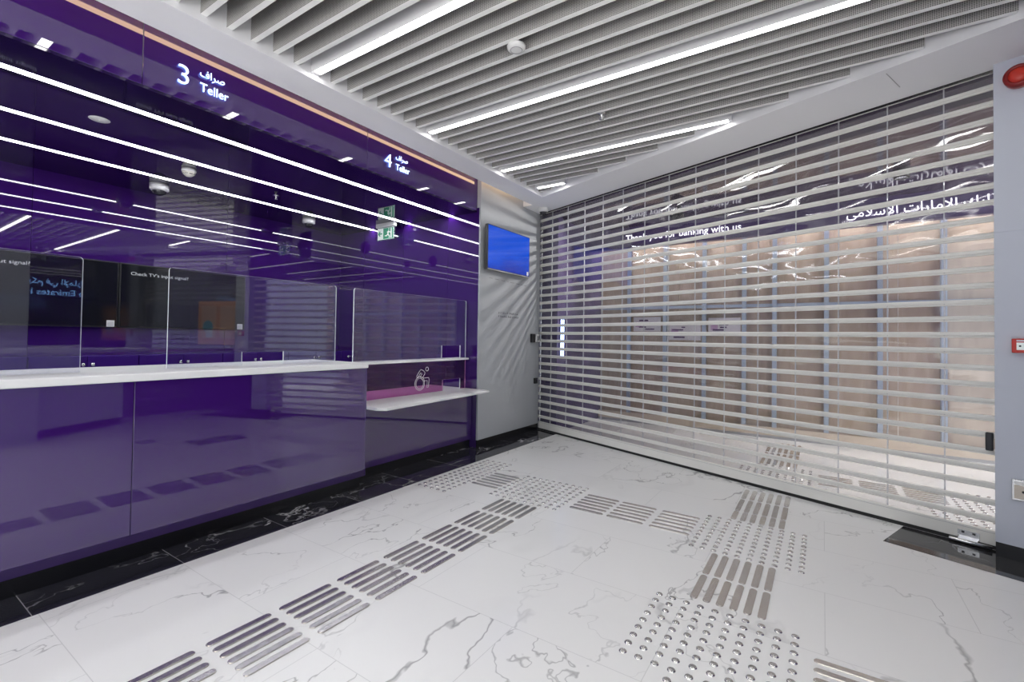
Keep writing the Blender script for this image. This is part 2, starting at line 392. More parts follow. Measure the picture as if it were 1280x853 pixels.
# baffles and lit strips
PITCH = .1338; Y0 = 1.152
lights = {-3: 'strip nearest the camera, above the frame', 5: 'short bright piece at the top left, nearest the camera',
          13: 'long diagonal one crossing the middle of the ceiling', 21: 'one beyond the long diagonal strip', 26: 'shortest one in the corner by the shutter'}
LBL = {-19: 'linear ceiling light farthest behind the camera', -11: 'linear ceiling light just behind the camera', -3: 'linear ceiling light nearest the camera, seen only mirrored in the purple fascia',
       5: 'linear ceiling light at the top left, nearest visible one to the camera',
       13: 'longest linear ceiling light, running across the middle of the ceiling',
       21: 'linear ceiling light just beyond the longest one, towards the shutter',
       26: 'shortest linear ceiling light, tucked in the corner by the shutter'}
def xend(y, half):
    # right end of a baffle at y: where it meets the slanted pocket side
    x = PK0[0] + (y + half - PK0[1]) / PKS
    return min(x, XR) - .004
ZB = 2.968
for k in [-19, -11] + list(range(-9, 28)):
    y = Y0 + PITCH * k
    if k in LBL:
        x1 = xend(y, .03) - (.05 if k == 26 else 0); x0 = XL + (.04 if k == 26 else .003)
        t = thing('linear_ceiling_light', LBL[k], 'light', (0, y, ZB), 'linear lights between the ceiling baffles')
        bm = new(); box(bm, x0, x1, -.028, -.025, -.001, .13); box(bm, x0, x1, .025, .028, -.001, .13); box(bm, x0, x1, -.025, .025, .12, .13)
        obj('housing', bm, M['soffit'], t)
        for xa, xb in ((x0, x0 + .025), (x1 - .025, x1)):
            bm = new(); box(bm, xa, xb, -.0249, .0249, -.001, .119); obj('end_cap', bm, M['soffit'], t)
        bm = new(); box(bm, x0 + .0255, x1 - .0255, -.0245, .0245, .0, .003); obj('diffuser', bm, M['strip'], t)
        continue
    x1 = xend(y, .014); x0 = XL + .003
    if x1 - x0 < .1: continue
    if k < -3: lab = '%s white ceiling baffle before the unseen nearest light, towards the camera' % ORD[-3 - k]
    elif k < 5: lab = '%s white ceiling baffle on the near side of the top left light' % ORD[5 - k]
    elif k < 13: lab = '%s white ceiling baffle past the top left light, before the longest light' % ORD[k - 5]
    elif k < 21: lab = '%s white ceiling baffle beyond the longest light, counting towards the shutter' % ORD[k - 13]
    elif k < 26: lab = '%s white ceiling baffle between the two ceiling lights nearest the shutter' % ORD[k - 21]
    else: lab = 'last and shortest white ceiling baffle, in the corner beyond the shortest light'
    bm = new(); box(bm, x0, x1, -.0155, .0155, .0, .15)
    bm.faces.ensure_lookup_table()
    for f in bm.faces:
        f.normal_update()
        if abs(f.normal.y) > .9: f.material_index = 1
    o = obj('ceiling_baffle', bm, [M['slat'], M['perf']], None, (0, y, ZB))
    tag(o, lab, 'ceiling baffle', 'white baffles across the ceiling')

# ceiling fittings
def sprinkler(loc, label, h=.05, zt=0):
    t = thing('sprinkler', label, 'sprinkler', loc)
    bm = new(); lathe(bm, [(0, 0), (.032, 0), (.03, -.006), (.012, -.012), (0, -.012)], 24); obj('escutcheon', bm, M['chrome'], t)
    bm = new(); lathe(bm, [(.008, 0), (.008, -h), (0, -h)], 12); ring_tube(bm, [(.013, 0, -.018), (.016, 0, -h * .7), (0, 0, -h)], .002); ring_tube(bm, [(-.013, 0, -.018), (-.016, 0, -h * .7), (0, 0, -h)], .002)
    obj('body', bm, M['chrome'], t)
    bm = new(); lathe(bm, [(0, -h), (.017, -h), (.017, -h - .002), (0, -h - .002)], 16); obj('deflector', bm, M['chrome'], t)
    return t
t = thing('ceiling_speaker', 'round white disc fixed under the baffles near the top middle of the ceiling', 'ceiling fitting', (-1.505, 2.275, ZB))
bm = new(); lathe(bm, [(0, -.03), (.035, -.03), (.052, -.024), (.055, -.008), (.05, 0), (0, 0)], 36); obj('cover', bm, M['white_plastic'], t)
bm = new(); lathe(bm, [(.032, -.0302), (.034, -.033), (.036, -.0302)], 36); obj('ring', bm, M['grey_plastic'], t)
bm = new(); lathe(bm, [(.012, 0), (.012, .1), (0, .1)], 12); obj('stem', bm, M['grey_plastic'], t)
t = sprinkler((-1.418, 3.344, ZB + .015), 'small steel sprinkler head between the baffles, beyond the longest ceiling light')
bm = new(); lathe(bm, [(.008, 0), (.008, .1), (0, .1)], 10); obj('pipe', bm, M['black_plastic'], t)
def dome(loc, label, r=.07, shell='white_plastic'):
    t = thing('dome_camera', label, 'security camera', loc)
    bm = new(); lathe(bm, [(0, 0), (r, 0), (r, -r * .7), (r * .82, -r * .82), (0, -r * .82)], 36); obj('housing', bm, M[shell], t)
    bm = new(); lathe(bm, [(r * .78, -r * .8)] + [(r * .72 * math.cos(a * PI / 16), -r * .82 - r * .62 * math.sin(a * PI / 16)) for a in range(0, 9)], 32)
    obj('dome', bm, M['dark_dome'], t)
    bm = new(); lathe(bm, [(r * .8, -r * .79), (r * .8, -r * .86), (r * .7, -r * .88), (r * .68, -r * .8)], 36); obj('trim_ring', bm, M['grey_plastic'], t)
    return t
dome((-3.03, 5.27, ZS), 'white dome camera under the soffit in the corner above the shutter', .062)
dome((-5.29, 1.84, ZC + .002), 'larger white dome camera under the purple ceiling, left of the smoke detector', .078)
dome((-5.255, 3.384, ZC + .002), 'white dome camera under the purple ceiling, nearer the hanging exit sign', .074)
t = thing('smoke_detector', 'off-white conical smoke detector on the purple ceiling between two light lines', 'smoke detector', (-4.568, 1.80, ZC + .002))
bm = new(); lathe(bm, [(0, 0), (.052, 0), (.055, -.022), (.05, -.03), (0, -.03)], 32); obj('base', bm, M['white_plastic'], t)
bm = new(); lathe(bm, [(.05, -.03), (.046, -.045), (.022, -.066), (0, -.07)], 32); obj('cover', bm, pbr('detector_cream', (.7, .68, .6), .4), t)
bm = new()
for q in range(8):
    box(bm, -.012, .012, -.002, .002, -.004, .004, 0, Matrix.Rotation(q * PI / 4, 4, 'Z') @ Matrix.Translation((0, .044, -.046)) @ Matrix.Rotation(.7, 4, 'X'))
obj('vent', bm, M['black_plastic'], t)
t = thing('recessed_ceiling_speaker', 'flat round white disc in the purple ceiling below the teller three sign', 'ceiling fitting', (-4.02, 1.05, ZC + .002))
bm = new(); lathe(bm, [(0, -.006), (.05, -.006), (.056, -.003), (.058, 0), (0, 0)], 40); obj('grille', bm, M['white_plastic'], t)
bm = new(); lathe(bm, [(0, -.009), (.004, -.008), (.005, -.006)], 10); obj('indicator', bm, M['exit_white'], t)
sprinkler((-4.663, 2.631, ZC + .002), 'small sprinkler head under the purple ceiling, before the second dome camera', .04)

# teller strip lights
for X, lab in ((-3.645, 'front linear light in the purple ceiling, nearest the fascia'), (-4.35, 'middle linear light of the three in the purple ceiling'),
               (-5.035, 'rear linear light in the purple ceiling, nearest the wall screens')):
    t = thing('teller_strip_light', lab, 'light', (X, 0, ZC + .002), 'linear lights in the teller ceiling')
    for y0, y1 in ((-2.1, 1.042), (1.046, YE - .003)):
        bm = new(); box(bm, -.031, .031, y0, y1, -.004, .002); obj('diffuser', bm, M['strip_teller'], t)
    bm = new()
    for s in (-1, 1): box(bm, min(s * .031, s * .036), max(s * .031, s * .036), -2.1, YE - .003, -.005, .002)
    obj('profile', bm, M['purple_ceiling'], t)

# exit sign
t = thing('exit_sign', 'green edge-lit exit sign hanging from the purple teller ceiling', 'exit sign', (-4.59, 4.02, ZC + .002))
bm = new(); bbox(bm, -.165, .165, -.025, .025, -.052, 0, .004); obj('housing', bm, M['white_plastic'], t)
bm = new(); bbox(bm, -.155, .155, -.004, .004, -.215, -.05, .002); obj('pane', bm, clear('exit_pane', (.8, .92, .9), 1.5, 1.2, milk=.25, milkcol=(.55, .75, .7)), t)
bm = new(); box(bm, -.145, .145, -.0065, -.0045, -.205, -.06); obj('white_panel', bm, M['exit_white'], t)
bm = new()
def ex(x0, x1, z0, z1): box(bm, x0, x1, -.0085, -.0066, z0, z1)
ex(-.04, .14, -.2, -.065)
obj('green_panel', bm, M['green'], t)
bm = new()
def seg2(p, q, w):
    p = Vector((p[0], 0, p[1])); q = Vector((q[0], 0, q[1])); d = (q - p); n = Vector((-d.z, 0, d.x)).normalized() * w
    for y in (0,):
        vs = [bm.verts.new((c.x, -.009 + yy, c.z)) for yy in (0, -.0012) for c in (p + n, q + n, q - n, p - n)]
        bm.faces.new(vs[:4]); bm.faces.new(vs[4:][::-1])
        for i in range(4): bm.faces.new((vs[i], vs[(i + 1) % 4], vs[4 + (i + 1) % 4], vs[4 + i]))
seg2((.06, -.1), (.045, -.145), .011); seg2((.045, -.145), (.075, -.17), .007); seg2((.075, -.17), (.07, -.195), .006)
seg2((.045, -.145), (.02, -.165), .007); seg2((.02, -.165), (-.01, -.16), .006); seg2((.058, -.11), (.09, -.125), .006); seg2((.058, -.11), (.03, -.12), .006)
seg2((.062, -.075), (.062, -.09), .009); seg2((.105, -.07), (.105, -.195), .012)
obj('running_figure', bm, M['exit_white'], t)
bm = new(); 
seg2((-.06, -.13), (-.125, -.13), .008); seg2((-.128, -.13), (-.095, -.1), .008); seg2((-.128, -.13), (-.095, -.16), .008)
obj('arrow', bm, M['green'], t)

# ------------------------------------------------------------------ teller fascia signs
AR_SARRAF = '\ufed1\ufe8d\ufeae\ufebb'
def teller_sign(num, y, label):
    t = thing('teller_sign', label, 'sign', (XF + .012, y, 2.80), 'lit teller signs on the fascia')
    F = lambda dy, dz: frame((0, dy, dz), (0, 1, 0), (0, 0, 1))
    ms = [M['letter'], M['letter_side']]
    text_mesh('numeral', num, .172, ms, t, F(-.005, -.035), .012, offset=-.0022)
    text_mesh('arabic_word', AR_SARRAF, .062, ms, t, F(.128, .062), .008, box_w=.145)
    text_mesh('latin_word', 'Teller', .078, ms, t, F(.130, -.032), .008, box_w=.168)
    bm = new()
    for dy, dz in ((.03, .02), (.16, -.01), (.16, .07), (.25, -.01)): lathe(bm, [(.003, -.012), (.003, -.002), (0, -.002)], 8, frame((0, dy, dz), (0, 1, 0), (0, 0, 1)))
    obj('standoff', bm, M['chrome'], t)
teller_sign('3', 1.203, 'lit white teller sign numbered 3 on the purple fascia, the nearer one')
teller_sign('4', 2.825, 'lit white teller sign numbered 4 on the purple fascia, the farther one')

# ------------------------------------------------------------------ main counter
XCF = -3.12; YC1 = 2.552
t = thing('teller_counter', 'long purple glass teller counter with white top, running out of frame left', 'counter', (0, 0, 0))
bm = new(); bbox(bm, -3.86, -3.095, -2.15, YC1 + .006, .978, 1.02, .006, 3); obj('countertop', bm, M['solid_white'], t)
for y0, y1 in ((-2.15, -.6), (-.598, .996), (.999, YC1)):
    bm = new(); bbox(bm, XCF - .012, XCF, y0, y1, .098, .977, .0012, 1); obj('front_panel', bm, M['purple'], t)
bm = new(); box(bm, XCF + .0003, XCF + .0023, -2.15, YC1, .098, .145); obj('lower_strip', bm, pbr('dark_purple_strip', (.022, .005, .075), .35), t)  # darker matte purple strip along the bottom of the front glass
bm = new(); box(bm, -3.8, XCF - .013, -2.15, YC1 - .006, .098, .977); obj('carcass', bm, M['purple_matte'], t)
bm = new(); box(bm, -3.78, XCF - .03, -2.15, YC1 - .02, 0, .098); obj('plinth', bm, M['plinth'], t)
bm = new(); bbox(bm, -3.8, XCF, YC1 + .0005, YC1 + .012, .098, .977, .001, 1); obj('end_panel', bm, M['purple'], t)

# lower accessible counter
t = thing('accessible_counter', 'low white wheelchair-height counter with purple glass front, right of the main counter', 'counter', (0, 0, 0))
bm = new(); prism(bm, [(-3.95, YC1 + .016), (-3.0, YC1 + .016), (-2.93, YC1 + .06), (-3.045, YE - .02), (-3.07, YE - .008), (-3.95, YE - .008)], .636, .66)
es = [e for e in bm.edges if all(v.co.x > -3.5 for v in e.verts)]
bmesh.ops.bevel(bm, geom=es, offset=.006, segments=2, affect='EDGES'); obj('shelf', bm, M['solid_white'], t)
bm = new(); bbox(bm, -3.312, -3.3, YC1 + .016, YE - .01, .09, .634, .001, 1); obj('front_panel', bm, M['purple'], t)
bm = new(); box(bm, -3.9, -3.313, YC1 + .016, YE - .01, .09, .634); obj('carcass', bm, M['purple_matte'], t)
bm = new(); box(bm, -3.88, -3.325, YC1 + .016, YE - .01, 0, .09); obj('plinth', bm, M['plinth'], t)
bm = new(); bbox(bm, -3.52, -3.345, 2.56, 4.178, .985, 1.006, .004, 2); obj('transom_ledge', bm, M['solid_white'], t)

# glass screens
def gscreen(name, label, outline, X, th=.012, mat='glass'):
    """glass sheet in the plane X=const; outline in (y, z); edges get a bright polished rim part"""
    t = thing(name, label, 'glass screen', (X, 0, 0))
    bm = new(); n = len(outline)
    a = [bm.verts.new((-th / 2, p[0], p[1])) for p in outline]; b = [bm.verts.new((th / 2, p[0], p[1])) for p in outline]
    bm.faces.new(a); bm.faces.new(b)
    obj('pane', bm, M[mat], t)
    bm = new()
    for i in range(n):
        p, q = outline[i], outline[(i + 1) % n]
        vs = [bm.verts.new((x, c[0], c[1])) for x, c in ((-th / 2 + .0005, p), (th / 2 - .0005, p), (th / 2 - .0005, q), (-th / 2 + .0005, q))]
        bm.faces.new(vs)
    obj('polished_edge', bm, M['glass_edge'], t)
    return t
def rounded(y0, y1, z0, z1, r=.02, notch=None, left=True, right=True):
    pts = [(y0, z0)]
    if notch: pts += [(notch[0], z0), (notch[0], notch[2]), (notch[1], notch[2]), (notch[1], z0)]
    pts += [(y1, z0)]
    if right: pts += [(y1 - r + r * math.cos(a), z1 - r + r * math.sin(a)) for a in [i * PI / 12 for i in range(7)]]
    else: pts += [(y1, z1)]
    if left: pts += [(y0 + r + r * math.cos(a), z1 - r + r * math.sin(a)) for a in [PI / 2 + i * PI / 12 for i in range(7)]]
    else: pts += [(y0, z1)]
    return pts
XG = -3.4
gscreen('counter_glass_screen', 'clear glass screen standing on the counter at the left frame edge', rounded(-.42, .838, 1.0205, 1.655), XG)
gscreen('counter_glass_screen', 'wide clear glass screen with a pass-through slot, middle of the main counter', rounded(1.247, 2.455, 1.0205, 1.655, notch=(1.70, 2.004, 1.117)), XG)
gscreen('counter_glass_screen', 'clear glass screen above the white ledge beside the grey wall panel', rounded(2.634, 4.176, 1.0065, 1.655, notch=(3.775, 4.08, 1.147)), XG)
t = gscreen('counter_glass_screen', 'lower glass screen with the wheelchair symbol above the low white shelf', rounded(2.60, 4.176, .6605, .9845, .004, notch=(3.797, 4.085, .778)), XG, mat='glass_tint')
# wheelchair symbol (outlined figure leaning forward)
bm = new()
def arcp(cx, cz, r, a0, a1, n=18): return [(0, cx + r * math.cos(math.radians(a0 + (a1 - a0) * i / n)), cz + r * math.sin(math.radians(a0 + (a1 - a0) * i / n))) for i in range(n + 1)]
y0, z0, w, h = 3.372, .694, .21, .236
def pt(a, b): return (0, y0 + a * w, z0 + b * h)
ring_tube(bm, arcp(y0 + .36 * w, z0 + .30 * h, .068, 0, 360, 30)[:-1], .0026, closed=True)
ring_tube(bm, arcp(y0 + .36 * w, z0 + .30 * h, .053, 0, 360, 30)[:-1], .0022, closed=True)
ring_tube(bm, arcp(y0 + .84 * w, z0 + .90 * h, .020, 0, 360, 18)[:-1], .0026, closed=True)
out = [pt(.14, .62), pt(.30, .80), pt(.42, .90), pt(.60, .84), pt(.70, .76), pt(.68, .68), pt(.56, .56), pt(.62, .52), pt(.96, .52), pt(1.0, .46), pt(.96, .10), pt(.86, .09), pt(.86, .40), pt(.60, .40), pt(.44, .52), pt(.40, .60), pt(.50, .70), pt(.42, .76), pt(.24, .58), pt(.16, .56)]
ring_tube(bm, out, .0026, closed=True)
for v in bm.verts: v.co.x += .0085
sy = obj('wheelchair_symbol', bm, M['solid_white'], t); sy['label'] = 'white outlined wheelchair symbol'

# cabinets along the back wall
XK = -5.30
yc0 = .257 - .7333 * 2
for i in range(2, 8):
    ya = yc0 + .7333 * i; yb = min(ya + .7293, YE - .004)
    if yb - ya < .2: break
    pos = ['below the left wall screen, out of frame left', 'below the left wall screen, at the frame edge', 'cut by the left frame edge', 'under the left wall screen',
           'under the seam between the wall screens', 'under the right wall screen', 'right of the wall screens', 'in the far recess corner'][i]
    t = thing('low_cabinet', 'low purple two-door cabinet on the back wall, ' + pos, 'cabinet', (0, 0, 0), 'low purple cabinets along the teller back wall')
    bm = new(); bbox(bm, XB + .002, XK - .02, ya, yb, .08, 1.032, .002, 1); obj('body', bm, M['purple_matte'], t)
    bm = new(); box(bm, XB + .02, XK - .05, ya, yb, 0, .08); obj('plinth', bm, M['plinth'], t)
    mid = (ya + yb) / 2
    for s, (p, q) in ((-1, (ya + .002, mid - .0015)), (1, (mid + .0015, yb - .002))):
        bm = new(); bbox(bm, XK - .019, XK, p, q, .085, 1.028, .0015, 1); d = obj('door', bm, M['purple_matte'], t)
        bm = new(); lathe(bm, [(.006, 0), (.006, .012), (.014, .016), (.016, .022), (.013, .029), (0, .031)], 20, frame((XK, mid + s * .032, .957), (0, 1, 0), (0, 0, 1)))
        obj('knob', bm, M['chrome'], d)

# wall screens
def tv(y0, y1, label, text_y):
    t = thing('wall_screen', label, 'screen', (XB, 0, 0), 'dark wall screens on the teller back wall')
    bm = new(); bbox(bm, .004, .055, y0, y1, 1.285, 1.915, .004, 2); obj('casing', bm, M['black_plastic'], t)
    bm = new(); box(bm, .0552, .057, y0 + .012, y1 - .012, 1.299, 1.903); obj('display', bm, M['screen'], t)
    text_mesh('message', "Check TV's input signal?", .045, M['screen_text'], t, frame((.0574, text_y, 1.805), (0, 1, 0), (0, 0, 1)), .0005, box_w=.5)
    bm = new(); box(bm, .0574, .0584, y1 - .085, y1 - .025, 1.292, 1.352); s = obj('sticker', bm, M['white_plastic'], t)
    bm = new()
    for q in range(3): box(bm, .0586, .0588, y1 - .078, y1 - .034, 1.303 + q * .014, 1.309 + q * .014)
    obj('print', bm, M['grey_plastic'], s)
tv(.47, 1.662, 'dark wall screen at the left, partly behind the left glass screen', .55)
tv(1.668, 2.855, 'dark wall screen on the right of the pair, showing an input message', 1.755)

# ------------------------------------------------------------------ grey panel fittings
t = thing('television', 'lit blue television on the grey wall panel beside the shutter', 'television', (XP, 4.66, 2.01))
bm = new(); bbox(bm, .045, .085, -.445, .455, 0, .515, .004, 2); obj('casing', bm, M['black_plastic'], t)
bm = new(); box(bm, .0852, .0865, -.435, .445, .018, .506); obj('screen', bm, M['blue_screen'], t)
bm = new(); box(bm, .0, .045, -.12, .12, .15, .35); obj('wall_bracket', bm, M['black_plastic'], t)
bm = new(); box(bm, .0866, .0872, .39, .43, .025, .07); obj('sticker', bm, M['white_plastic'], t)
bm = new(); box(bm, .082, .088, -.44, .45, -.001, .012); obj('bottom_trim', bm, M['grey_plastic'], t)
# small vinyl lettering, too small to read in the photograph: rows of dark strokes
t = thing('wall_lettering', 'two short lines of small dark lettering on the grey panel below the television', 'lettering', (XP + .001, 4.565, 1.50))
rn = random.Random(3)
for name, zz, w0 in (('upper_line', .03, .41), ('lower_line', -.012, .43)):
    bm = new(); y = 0
    while y < w0:
        wd = rn.uniform(.012, .03); ht = rn.uniform(.012, .024)
        ring_tube(bm, [(0, y, zz), (0, y + wd * .5, zz + rn.uniform(-.003, .004)), (0, y + wd, zz + rn.uniform(0, .006))], .0028, seg=6)
        ring_tube(bm, [(0, y + wd * .6, zz), (0, y + wd * .6, zz + ht)], .0026, seg=6)
        y += wd + rn.choice((.004, .006, .022))
    obj(name, bm, M['text_dark'], t)
bm = new()
rn2 = random.Random(5); y = 4.37
while y < 5.2:
    l = rn2.uniform(.02, .09); box(bm, XP - .001, XP + .0008, y, y + l, 1.93 - (y - 4.37) * .02, 1.934 - (y - 4.37) * .02); y += l + rn2.uniform(.02, .06)
tag(obj('wall_scuff', bm, M['text_dark']), 'thin broken dark scuff line on the grey panel just under the television', 'scuff')
t = thing('access_reader', 'dark and white access reader at the edge of the grey panel by the shutter', 'access reader', (XP, 5.33, 1.18))
bm = new(); bbox(bm, 0, .035, -.03, .05, 0, .115, .004, 2); obj('back_box', bm, M['black_plastic'], t)
bm = new(); bbox(bm, 0, .05, .055, .135, .008, .108, .006, 2); f = obj('reader_unit', bm, M['white_plastic'], t)
bm = new(); box(bm, .0502, .052, .07, .12, .03, .085); obj('window', bm, M['grey_plastic'], f)
t = thing('wall_switch', 'small black switch low on the grey panel beside the shutter guide', 'switch', (XP, 5.43, .63))
bm = new(); bbox(bm, 0, .03, -.03, .03, 0, .075, .004, 2); obj('plate', bm, M['black_plastic'], t)
bm = new(); bbox(bm, .03, .038, -.014, .014, .02, .055, .002, 1); obj('rocker', bm, M['black_plastic'], t)

# ------------------------------------------------------------------ rolling shutter
U0, U1 = -2.70, 1.70
t = thing('rolling_shutter', 'see-through rolling shutter of pale rods and clear panes across the far opening', 'shutter', mat=MS)
zk = [.178 + .1025 * k for k in range(28)]
def rod(zc):
    bm = new()
    # hooked extrusion: face plate, lower lip, thin web
    pr = [(-.010, -.017), (.002, -.019), (.010, -.017), (.011, -.009), (.004, -.008), (.004, -.005), (.0105, -.004), (.0105, .012), (.006, .0185), (-.004, .0185), (-.010, .013)]
    a = [bm.verts.new((U0 + .01, zc + p[1], p[0])) for p in pr]; b = [bm.verts.new((U1, zc + p[1], p[0])) for p in pr]
    bm.faces.new(a); bm.faces.new(b); n = len(pr)
    for i in range(n): bm.faces.new((a[i], a[(i + 1) % n], b[(i + 1) % n], b[i]))
    return bm
joints = [-2.463 + .3 * k for k in range(14)]
for z in zk: obj('rod', rod(z), M['rod'], t)
edges = [U0 + .012] + joints + [U1]
rp = random.Random(11)
zz = [.108] + zk
for i in range(len(zz) - 1):
    za = zz[i] + (.016 if i else -.004); zb = zz[i + 1] - .016
    # one strip per row; every pane in it sits a little differently between its rods
    bm = new(); cols = []
    for x in edges:
        tl = rp.uniform(-.0012, .0012); bl = rp.uniform(-.0008, .0008)
        cols.append([bm.verts.new((x, zq, q + dv)) for zq, q in ((za, bl), (zb, tl)) for dv in (.0015, -.0015)])
    for p, q in zip(cols, cols[1:]):
        for i0, i1 in ((0, 2), (2, 3), (3, 1), (1, 0)): bm.faces.new((p[i0], q[i0], q[i1], p[i1]))
    bm.faces.new((cols[0][0], cols[0][2], cols[0][3], cols[0][1])); bm.faces.new((cols[-1][0], cols[-1][2], cols[-1][3], cols[-1][1]))
    obj('clear_pane_row', bm, M['poly'], t)
for u in joints:
    bm = new(); box(bm, u - .0035, u + .0035, .113, 2.93, -.0045, .0045); obj('pane_joint', bm, M['poly_joint'], t)
bm = new(); bbox(bm, U0 + .012, U1, .024, .112, -.014, .014, .003, 2); bb = obj('bottom_bar', bm, M['rod'], t)
bm = new(); box(bm, U0 + .012, U1, .098, .1, .0141, .0148); obj('groove', bm, M['grey_plastic'], bb)
bm = new(); box(bm, U0 + .012, U1, .0, .024, -.012, .012); obj('rubber_seal', bm, M['rubber'], t)
bm = new()
box(bm, U0, U0 + .010, 0, 2.92, -.025, -.018); box(bm, U0, U0 + .010, 0, 2.92, .018, .025); box(bm, U0 - .02, U0 + .0005, 0, 2.92, -.025, .025)
obj('guide_channel', bm, M['chrome'], t)
bm = new(); box(bm, 1.50, 1.60, .0245, .075, .0145, .017); box(bm, 1.505, 1.595, .012, .03, .0145, .05)
lk = obj('lock_bracket', bm, M['chrome'], t)
bm = new(); lathe(bm, [(0, -.085), (.010, -.083), (.012, -.075), (.012, .11), (0, .112)], 18, Matrix.Translation((1.55, .018, .055)) @ Matrix.Rotation(PI / 2, 4, 'Y')); obj('bolt', bm, M['chrome'], lk)
bm = new()
for u in (1.525, 1.575): box(bm, u - .007, u + .007, .058, .070, .0171, .0182)
obj('screw', bm, M['black_plastic'], lk)
bm = new(); bbox(bm, 1.63, 1.665, .60, .71, .015, .045, .006, 2); obj('side_latch', bm, M['black_plastic'], t)

# shutter header slot
bm = new(); q = [sp(U0 - .1, -.16), sp(3.4, -.16), sp(3.4, -.02), sp(U0 - .1, -.02)]; prism(bm, [(p.x, p.y) for p in q], 2.90, 3.2)
struct('trim_9', bm, M['mauve'])
p0, p1 = Vector((.327, 3.699)), Vector((.419, 3.944)); n_ = (p1 - p0).orthogonal().normalized() * .0022
bm = new(); prism(bm, [tuple(p0 + n_), tuple(p1 + n_), tuple(p1 - n_), tuple(p0 - n_)], ZS - .0008, ZS + .01); struct('trim_10', bm, M['grey_plastic'])
bm = new(); q = [sp(U0 - .1, .02), sp(3.4, .02), sp(3.4, .05), sp(U0 - .1, .05)]; prism(bm, [(p.x, p.y) for p in q], 2.925, 3.2)
struct('trim_8', bm, M['plinth'])

# ------------------------------------------------------------------ column on the right
VC = .12; UC0, UC1 = 1.683, 1.94
def cprism(bm, u0, u1, v0, v1, z0, z1):
    q = [sp(u0, v0), sp(u1, v0), sp(u1, v1), sp(u0, v1)]; prism(bm, [(p.x, p.y) for p in q], z0, z1)
bm = new()
for z0, z1 in ((.085, 1.003), (1.0055, 1.912), (1.9145, ZS)): cprism(bm, UC0, UC1, -.25, VC, z0, z1)
cprism(bm, UC0 + .003, UC1 - .003, -.24, VC - .003, .085, ZS)
struct('wall_right', bm, M['column'])
bm = new(); cprism(bm, UC0 + .001, UC1, -.25, VC - .004, 0, .085); struct('baseboard_right', bm, M['plinth'])
def onc(u, z, v=VC): return frame(sp(u, v, z), SD, (0, 0, 1))
t = thing('alarm_sounder', 'round red alarm sounder high on the pale grey column at the right edge', 'alarm', mat=onc(1.792, 2.803))
bm = new(); lathe(bm, [(0, 0), (.062, 0), (.064, .03), (.058, .052), (0, .052)], 40); obj('base', bm, M['red'], t)
bm = new(); lathe(bm, [(.0645, .03), (.064, .05), (.055, .062), (.044, .062), (.04, .05)], 40); obj('rim', bm, M['red_dark'], t)
bm = new(); lathe(bm, [(.043, .053), (.036, .062), (.02, .066), (0, .067)], 40); obj('face', bm, M['red'], t)
t = thing('fire_call_point', 'small red fire call point on the pale grey column at mid height', 'call point', mat=onc(1.80, 1.242))
bm = new(); bbox(bm, -.042, .045, -.041, .041, 0, .04, .004, 2); obj('case', bm, M['red'], t)
bm = new(); box(bm, -.022, .032, -.024, .018, .0402, .042); fc = obj('press_panel', bm, M['exit_white'], t)
bm = new()
for dx in (-.008, .02): lathe(bm, [(.005, .0421), (.005, .043), (0, .043)], 12, Matrix.Translation((dx, -.002, 0)))
obj('dot', bm, M['black_plastic'], fc)
bm = new(); box(bm, -.022, .032, .024, .033, .0402, .0412); obj('fire_band', bm, M['paper'], t)
t = thing('floor_socket_plate', 'beige metal socket plate low on the pale grey column', 'socket', mat=onc(1.812, .412))
bm = new(); bbox(bm, -.06, .06, -.06, .06, 0, .012, .003, 2); obj('plate', bm, M['chrome'], t)
bm = new(); bbox(bm, -.05, .05, -.048, .03, .0122, .018, .002, 2); fl_ = obj('cover', bm, M['beige'], t)
bm = new(); lathe(bm, [(.007, .0181), (.007, .02), (0, .02)], 14, Matrix.Translation((-.012, -.005, 0))); obj('lock', bm, M['black_plastic'], fl_)
bm = new(); box(bm, -.05, .05, .034, .05, .0122, .014); obj('label_strip', bm, M['white_plastic'], t)

# walls, desk and poster on the camera's right, seen in the reflections
bm = new(); cprism(bm, UC1, 3.2, -.2, -.02, 0, ZS); struct('wall_right_return', bm, M['purple'])
p = sp(3.0, 0)
bm = new(); box(bm, p.x, p.x + .1, .2, p.y + .3, 0, ZS); struct('wall_right_side', bm, M['purple'])
bm = new(); prism(bm, [(1.02, 1.45), (.86, 1.06), (1.7, .7), (1.86, 1.09)], 0, ZS); struct('wall_right_pier', bm, M['column'])
DA = frame((1.2, 1.47, 0), (.40, .91, 0), (0, 0, 1))     # local x along the front, y up, z out (towards +X)
t = thing('reception_desk', 'pale grey reception desk on the right, seen only mirrored in the purple counter', 'desk', mat=DA)
bm = new(); bbox(bm, 0, 1.0, .1, 1.02, .0, .45, .004, 2); obj('body', bm, M['column'], t)
bm = new(); box(bm, .01, .99, 0, .1, .02, .43); obj('plinth', bm, M['plinth'], t)
bm = new(); bbox(bm, -.01, 1.01, 1.02, 1.05, -.02, .47, .004, 2); obj('top', bm, M['solid_white'], t)
t = thing('poster', 'orange poster with teal circle beside the right column, seen mirrored in the dark screen', 'poster', mat=frame(sp(2.0, -.018, 1.05), SD, (0, 0, 1)))
bm = new(); box(bm, 0, .8, 0, .72, 0, .012); obj('board', bm, M['orange'], t)
bm = new(); box(bm, .06, .36, .1, .64, .0122, .014); box(bm, .44, .74, .1, .64, .0122, .014); obj('printed_page', bm, pbr('peach_print', (.8, .42, .2), .6), t)
bm = new(); lathe(bm, [(.1, .0142), (.1, .0155), (0, .0155)], 30, Matrix.Translation((.6, .3, 0))); obj('disc', bm, M['teal'], t)
bm = new(); box(bm, .5, .64, .12, .24, .0157, .0165); obj('white_block', bm, M['paper'], t)
